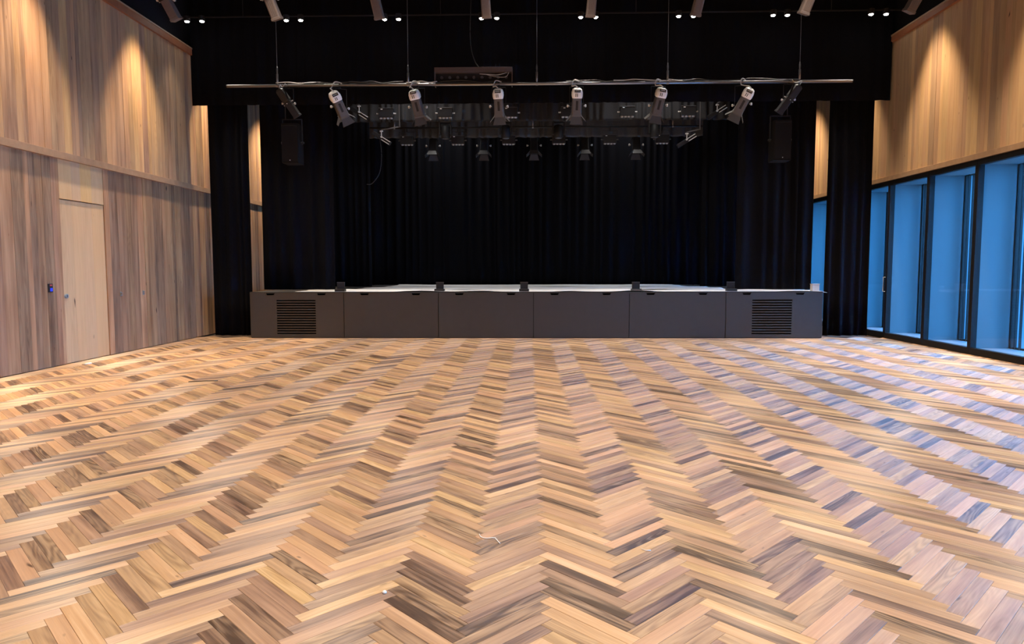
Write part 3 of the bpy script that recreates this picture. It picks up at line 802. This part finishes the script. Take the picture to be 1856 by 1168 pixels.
# ------------------------------------------------------------------ cable tray on the bar
TX0, TX1 = -1.797, -0.325
t = thing('cable_tray', 'brown steel cable tray with sockets mounted on the front lighting bar', 'cable tray', ((TX0 + TX1) / 2, BY + 0.06, BZ))
hw = (TX1 - TX0) / 2
part('top_channel', t, 'tray', lambda bm: box(bm, -hw, hw, -0.08, 0.08, 0.225, 0.315), bev=0.003)
part('back_panel', t, 'lamp_black', lambda bm: box(bm, -hw, hw, 0.05, 0.06, -0.0, 0.225))
for s in (-1, 1):
    part('end_plate', t, 'tray', lambda bm: box(bm, s * hw - 0.008, s * hw + 0.008, -0.07, 0.07, -0.03, 0.315))
part('lower_rail', t, 'lamp_black', lambda bm: box(bm, -hw, hw, -0.01, 0.05, 0.05, 0.08))
for k in range(9):
    part('socket', t, 'lamp_body', lambda bm: tube(bm, [(-hw + 0.12 + k * 0.155, 0.05, 0.15), (-hw + 0.12 + k * 0.155, 0.015, 0.15)], 0.028, 10))
part('cable_loop', t, 'cable_pale', lambda bm: tube(bm, smooth_path([(hw - 0.62, -0.03, 0.20), (hw - 0.45, -0.04, 0.185), (hw - 0.3, -0.04, 0.175), (hw - 0.18, -0.04, 0.195), (hw - 0.1, -0.03, 0.225)]), 0.007, 6), True)
part('cable_loop', t, 'cable_pale', lambda bm: tube(bm, smooth_path([(hw - 0.5, -0.03, 0.19), (hw - 0.3, -0.04, 0.14), (hw - 0.12, -0.04, 0.14), (hw - 0.06, -0.03, 0.225)]), 0.005, 6), True)
part('feed_cable', t, 'cable_dark', lambda bm: tube(bm, smooth_path([(0.12, 0, 0.31), (0.04, 0, 0.42), (-0.03, 0, 0.62), (-0.06, 0, 0.9), (-0.05, 0, 1.4), (0.0, 0, 2.40)]), 0.008, 6), True)

# ------------------------------------------------------------------ lights over the stage
def led_panel(label, x, y, z, group, bright=True):
    t = thing('led_wash', label, 'stage light', (x, y, z - 0.16), group)
    part('case', t, 'lamp_black', lambda bm: box(bm, -0.17, 0.17, -0.07, 0.09, 0.03, 0.25), bev=0.008)
    part('top_edge', t, 'lamp_body', lambda bm: box(bm, -0.17, 0.17, -0.075, -0.068, 0.235, 0.243))
    part('display', t, 'lamp_cap', lambda bm: box(bm, -0.115, -0.07, -0.076, -0.07, 0.205, 0.222))
    for k in range(4):
        part('lens', t, 'led_glass', lambda bm: tube(bm, [(-0.12 + k * 0.08, -0.005, 0.03), (-0.12 + k * 0.08, -0.005, 0.005)], [0.034, 0.030], 10))
    yo = part('yoke', t, 'lamp_black', lambda bm: (box(bm, -0.205, 0.205, -0.015, 0.015, 0.345, 0.352), box(bm, -0.205, -0.198, -0.015, 0.015, 0.12, 0.35), box(bm, 0.198, 0.205, -0.015, 0.015, 0.12, 0.35)))
    for s in (-1, 1):
        part('knob', yo, 'knob' if bright else 'lamp_body', lambda bm: tube(bm, [(s * 0.165, 0, 0.13), (s * 0.225, 0, 0.13)], 0.016, 8))
    part('clamp', t, 'lamp_body' if bright else 'lamp_black', lambda bm: box(bm, -0.02, 0.02, -0.02, 0.02, 0.35, 0.44))
    return t
pos = ['leftmost', 'second from left', 'third from left', 'third from right', 'second from right', 'rightmost']
light_bar('steel bar carrying the first row of wash lights over the stage', -4.2, 4.6, 16.4, 5.39, 0.024, (-3.5, 0.1, 3.7), 'cable_dark')
for k, x in enumerate((-3.305, -1.935, -0.431, 0.902, 2.255, 3.64)):
    led_panel('black four lens wash light, %s in the first row over the stage' % pos[k], x, 16.4, 5.09, 'first row of wash lights over the stage')
light_bar('steel bar carrying the second row of wash lights over the stage', -4.2, 4.6, 18.4, 5.125, 0.024, (-3.5, 0.1, 3.7), 'cable_dark')
for k, x in enumerate((-3.171, -1.847, -0.527, 0.773, 2.084, 3.432)):
    led_panel('dim four lens wash light, %s in the second row over the stage' % pos[k], x, 18.4, 4.83, 'second row of wash lights over the stage', False)
def moving_head(label, x, y, z):
    t = thing('moving_head', label, 'stage light', (x, y, z), 'moving heads over the stage')
    part('base', t, 'lamp_black', lambda bm: box(bm, -0.15, 0.15, -0.11, 0.11, 0.20, 0.30), bev=0.01)
    part('arm', t, 'lamp_black', lambda bm: box(bm, -0.16, -0.12, -0.06, 0.06, -0.10, 0.21), bev=0.01)
    part('arm', t, 'lamp_black', lambda bm: box(bm, 0.12, 0.16, -0.06, 0.06, -0.10, 0.21), bev=0.01)
    h = part('head', t, 'lamp_black', lambda bm: tube(bm, [(0, 0, 0.14), (0, 0, 0.12), (0, 0, -0.05), (0, 0, -0.17), (0, 0, -0.19)], [0.06, 0.10, 0.115, 0.11, 0.09], 16), True)
    part('lens', h, 'lens', lambda bm: tube(bm, [(0, 0, -0.196), (0, 0, -0.188)], 0.075, 16))
    part('clamp', t, 'lamp_black', lambda bm: box(bm, -0.02, 0.02, -0.02, 0.02, 0.30, 0.42))
light_bar('steel bar carrying the moving heads over the stage', -4.0, 4.4, 17.9, 5.36, 0.022, (-3.5, 0.1, 3.7), 'cable_dark')
for lab, x in (('dark moving head lamp over the left of the stage', -2.11), ('dark moving head lamp over the middle of the stage', -0.585), ('dark moving head lamp right of the stage middle', 0.742), ('dark moving head lamp over the right of the stage', 3.146)):
    moving_head(lab, x, 17.9, 4.94)
light_bar('steel bar carrying the rear row of barn door lamps over the stage', -3.6, 3.9, 20.0, 5.42, 0.024, (-3.5, 0.1, 3.7), 'cable_dark')
rear = ['dim barn door lamp before the backdrop, leftmost of five', 'dim barn door lamp before the backdrop, second from left', 'dim barn door lamp before the backdrop, middle of five',
        'dim barn door lamp before the backdrop, fourth from left', 'dim barn door lamp before the backdrop, rightmost of five']
for k, x in enumerate((-2.713, -1.275, 0.142, 1.571, 3.009)):
    fresnel(rear[k], x, (0, -0.35, -1), cap='lamp_black', body='lamp_black', y=20.0, z=5.42, cable=False, group='rear barn door lamps', scale=1.15)
# slim side lamps on arms
def slim_lamp(label, x, y, z, lean, arm):
    top = 5.39 - z
    t = thing('slim_wash_light', label, 'stage light', (x, y, z), 'slim lamps at the sides of the stage')
    q = Quaternion((0, 1, 0), lean)
    part('case', t, 'lamp_black', lambda bm: box(bm, -0.24, 0.24, -0.05, 0.05, -0.045, 0.045), rot=q, bev=0.006)
    for zz in (-0.04, 0.02):
        part('edge_rail', t, 'lamp_cap', lambda bm: box(bm, 0.02, 0.23, -0.056, -0.05, zz, zz + 0.014), rot=q)
    part('knob', t, 'knob', lambda bm: tube(bm, [(0, -0.09, 0.02), (0, -0.05, 0.02)], 0.022, 10), rot=q)
    part('stirrup', t, 'knob', lambda bm: (tube(bm, [(0, -0.02, 0.03), (0, -0.02, 0.15)], 0.012, 8), tube(bm, [(-0.035, -0.02, 0.155), (0.035, -0.02, 0.155)], 0.016, 8)))
    part('arm', t, 'lamp_body', lambda bm: tube(bm, [(0, 0, 0.15), (0, 0, 0.19), (arm * 0.9, 0, 0.25), (arm, 0, 0.25), (arm, 0, top)], 0.014, 8))
slim_lamp('slim pale edged lamp high on the left beside the tilted barn door lamp', -3.93, 16.4, 5.07, R(32), -0.12)
slim_lamp('slim pale edged lamp on an arm at the left wing curtain', -3.42, 16.4, 4.50, R(32), 0.42)
slim_lamp('slim dark lamp high on the right beside the blue tinged lamp', 4.30, 16.4, 5.04, R(-32), 0.1)
slim_lamp('slim dark lamp on an arm at the right wing curtain', 3.62, 16.4, 4.40, R(-32), 0.3)
tag(part('loose_cable', None, 'cable_dark', lambda bm: tube(bm, smooth_path([(0, 0, 0), (0.03, 0, -0.35), (-0.02, 0, -0.75), (-0.20, 0, -1.0), (-0.33, 0, -1.02)]), 0.009, 6), True, loc=(-3.45, 16.36, 4.46)),
    'black cable dangling from the lamp arm at the left wing curtain', 'cable')

# ------------------------------------------------------------------ small litter on the floor
def on_floor(name, label, cat, mat, build):
    tag(part(name, None, mat, build, True), label, cat)
on_floor('cable_tie', 'bent white cable tie lying on the floor near the middle', 'cable tie', 'white_plastic',
         lambda bm: tube(bm, smooth_path([(-0.275, 3.76, 0.004), (-0.262, 3.715, 0.006), (-0.235, 3.70, 0.005), (-0.19, 3.70, 0.008), (-0.18, 3.69, 0.006), (-0.155, 3.63, 0.004)]), 0.0028, 6))
on_floor('cable_tie_end', 'short white cable tie end on the floor right of the middle', 'cable tie', 'white_plastic',
         lambda bm: tube(bm, [(0.59, 3.575, 0.004), (0.608, 3.553, 0.004), (0.635, 3.555, 0.004)], 0.0025, 6))
on_floor('bead', 'small white bead on the floor near the dark plank', 'bead', 'white_plastic',
         lambda bm: tube(bm, [(-0.656, 3.053, 0.0), (-0.656, 3.053, 0.003), (-0.656, 3.053, 0.009), (-0.656, 3.053, 0.013)], [0.006, 0.010, 0.010, 0.005], 12))
on_floor('paper_scrap', 'white paper scrap on the floor by the pale door', 'scrap', 'white_plastic',
         lambda bm: prism(bm, [(-6.95, 10.60, 0.001), (-6.86, 10.58, 0.001), (-6.83, 10.68, 0.001), (-6.90, 10.74, 0.001)], [(-6.94, 10.61, 0.012), (-6.87, 10.59, 0.02), (-6.84, 10.67, 0.022), (-6.90, 10.73, 0.01)]))
on_floor('wood_splinter', 'thin dark splinter on the floor at the left', 'splinter', 'lamp_black',
         lambda bm: tube(bm, [(-4.45, 8.93, 0.004), (-4.25, 8.99, 0.008), (-4.10, 9.02, 0.004)], 0.005, 6))
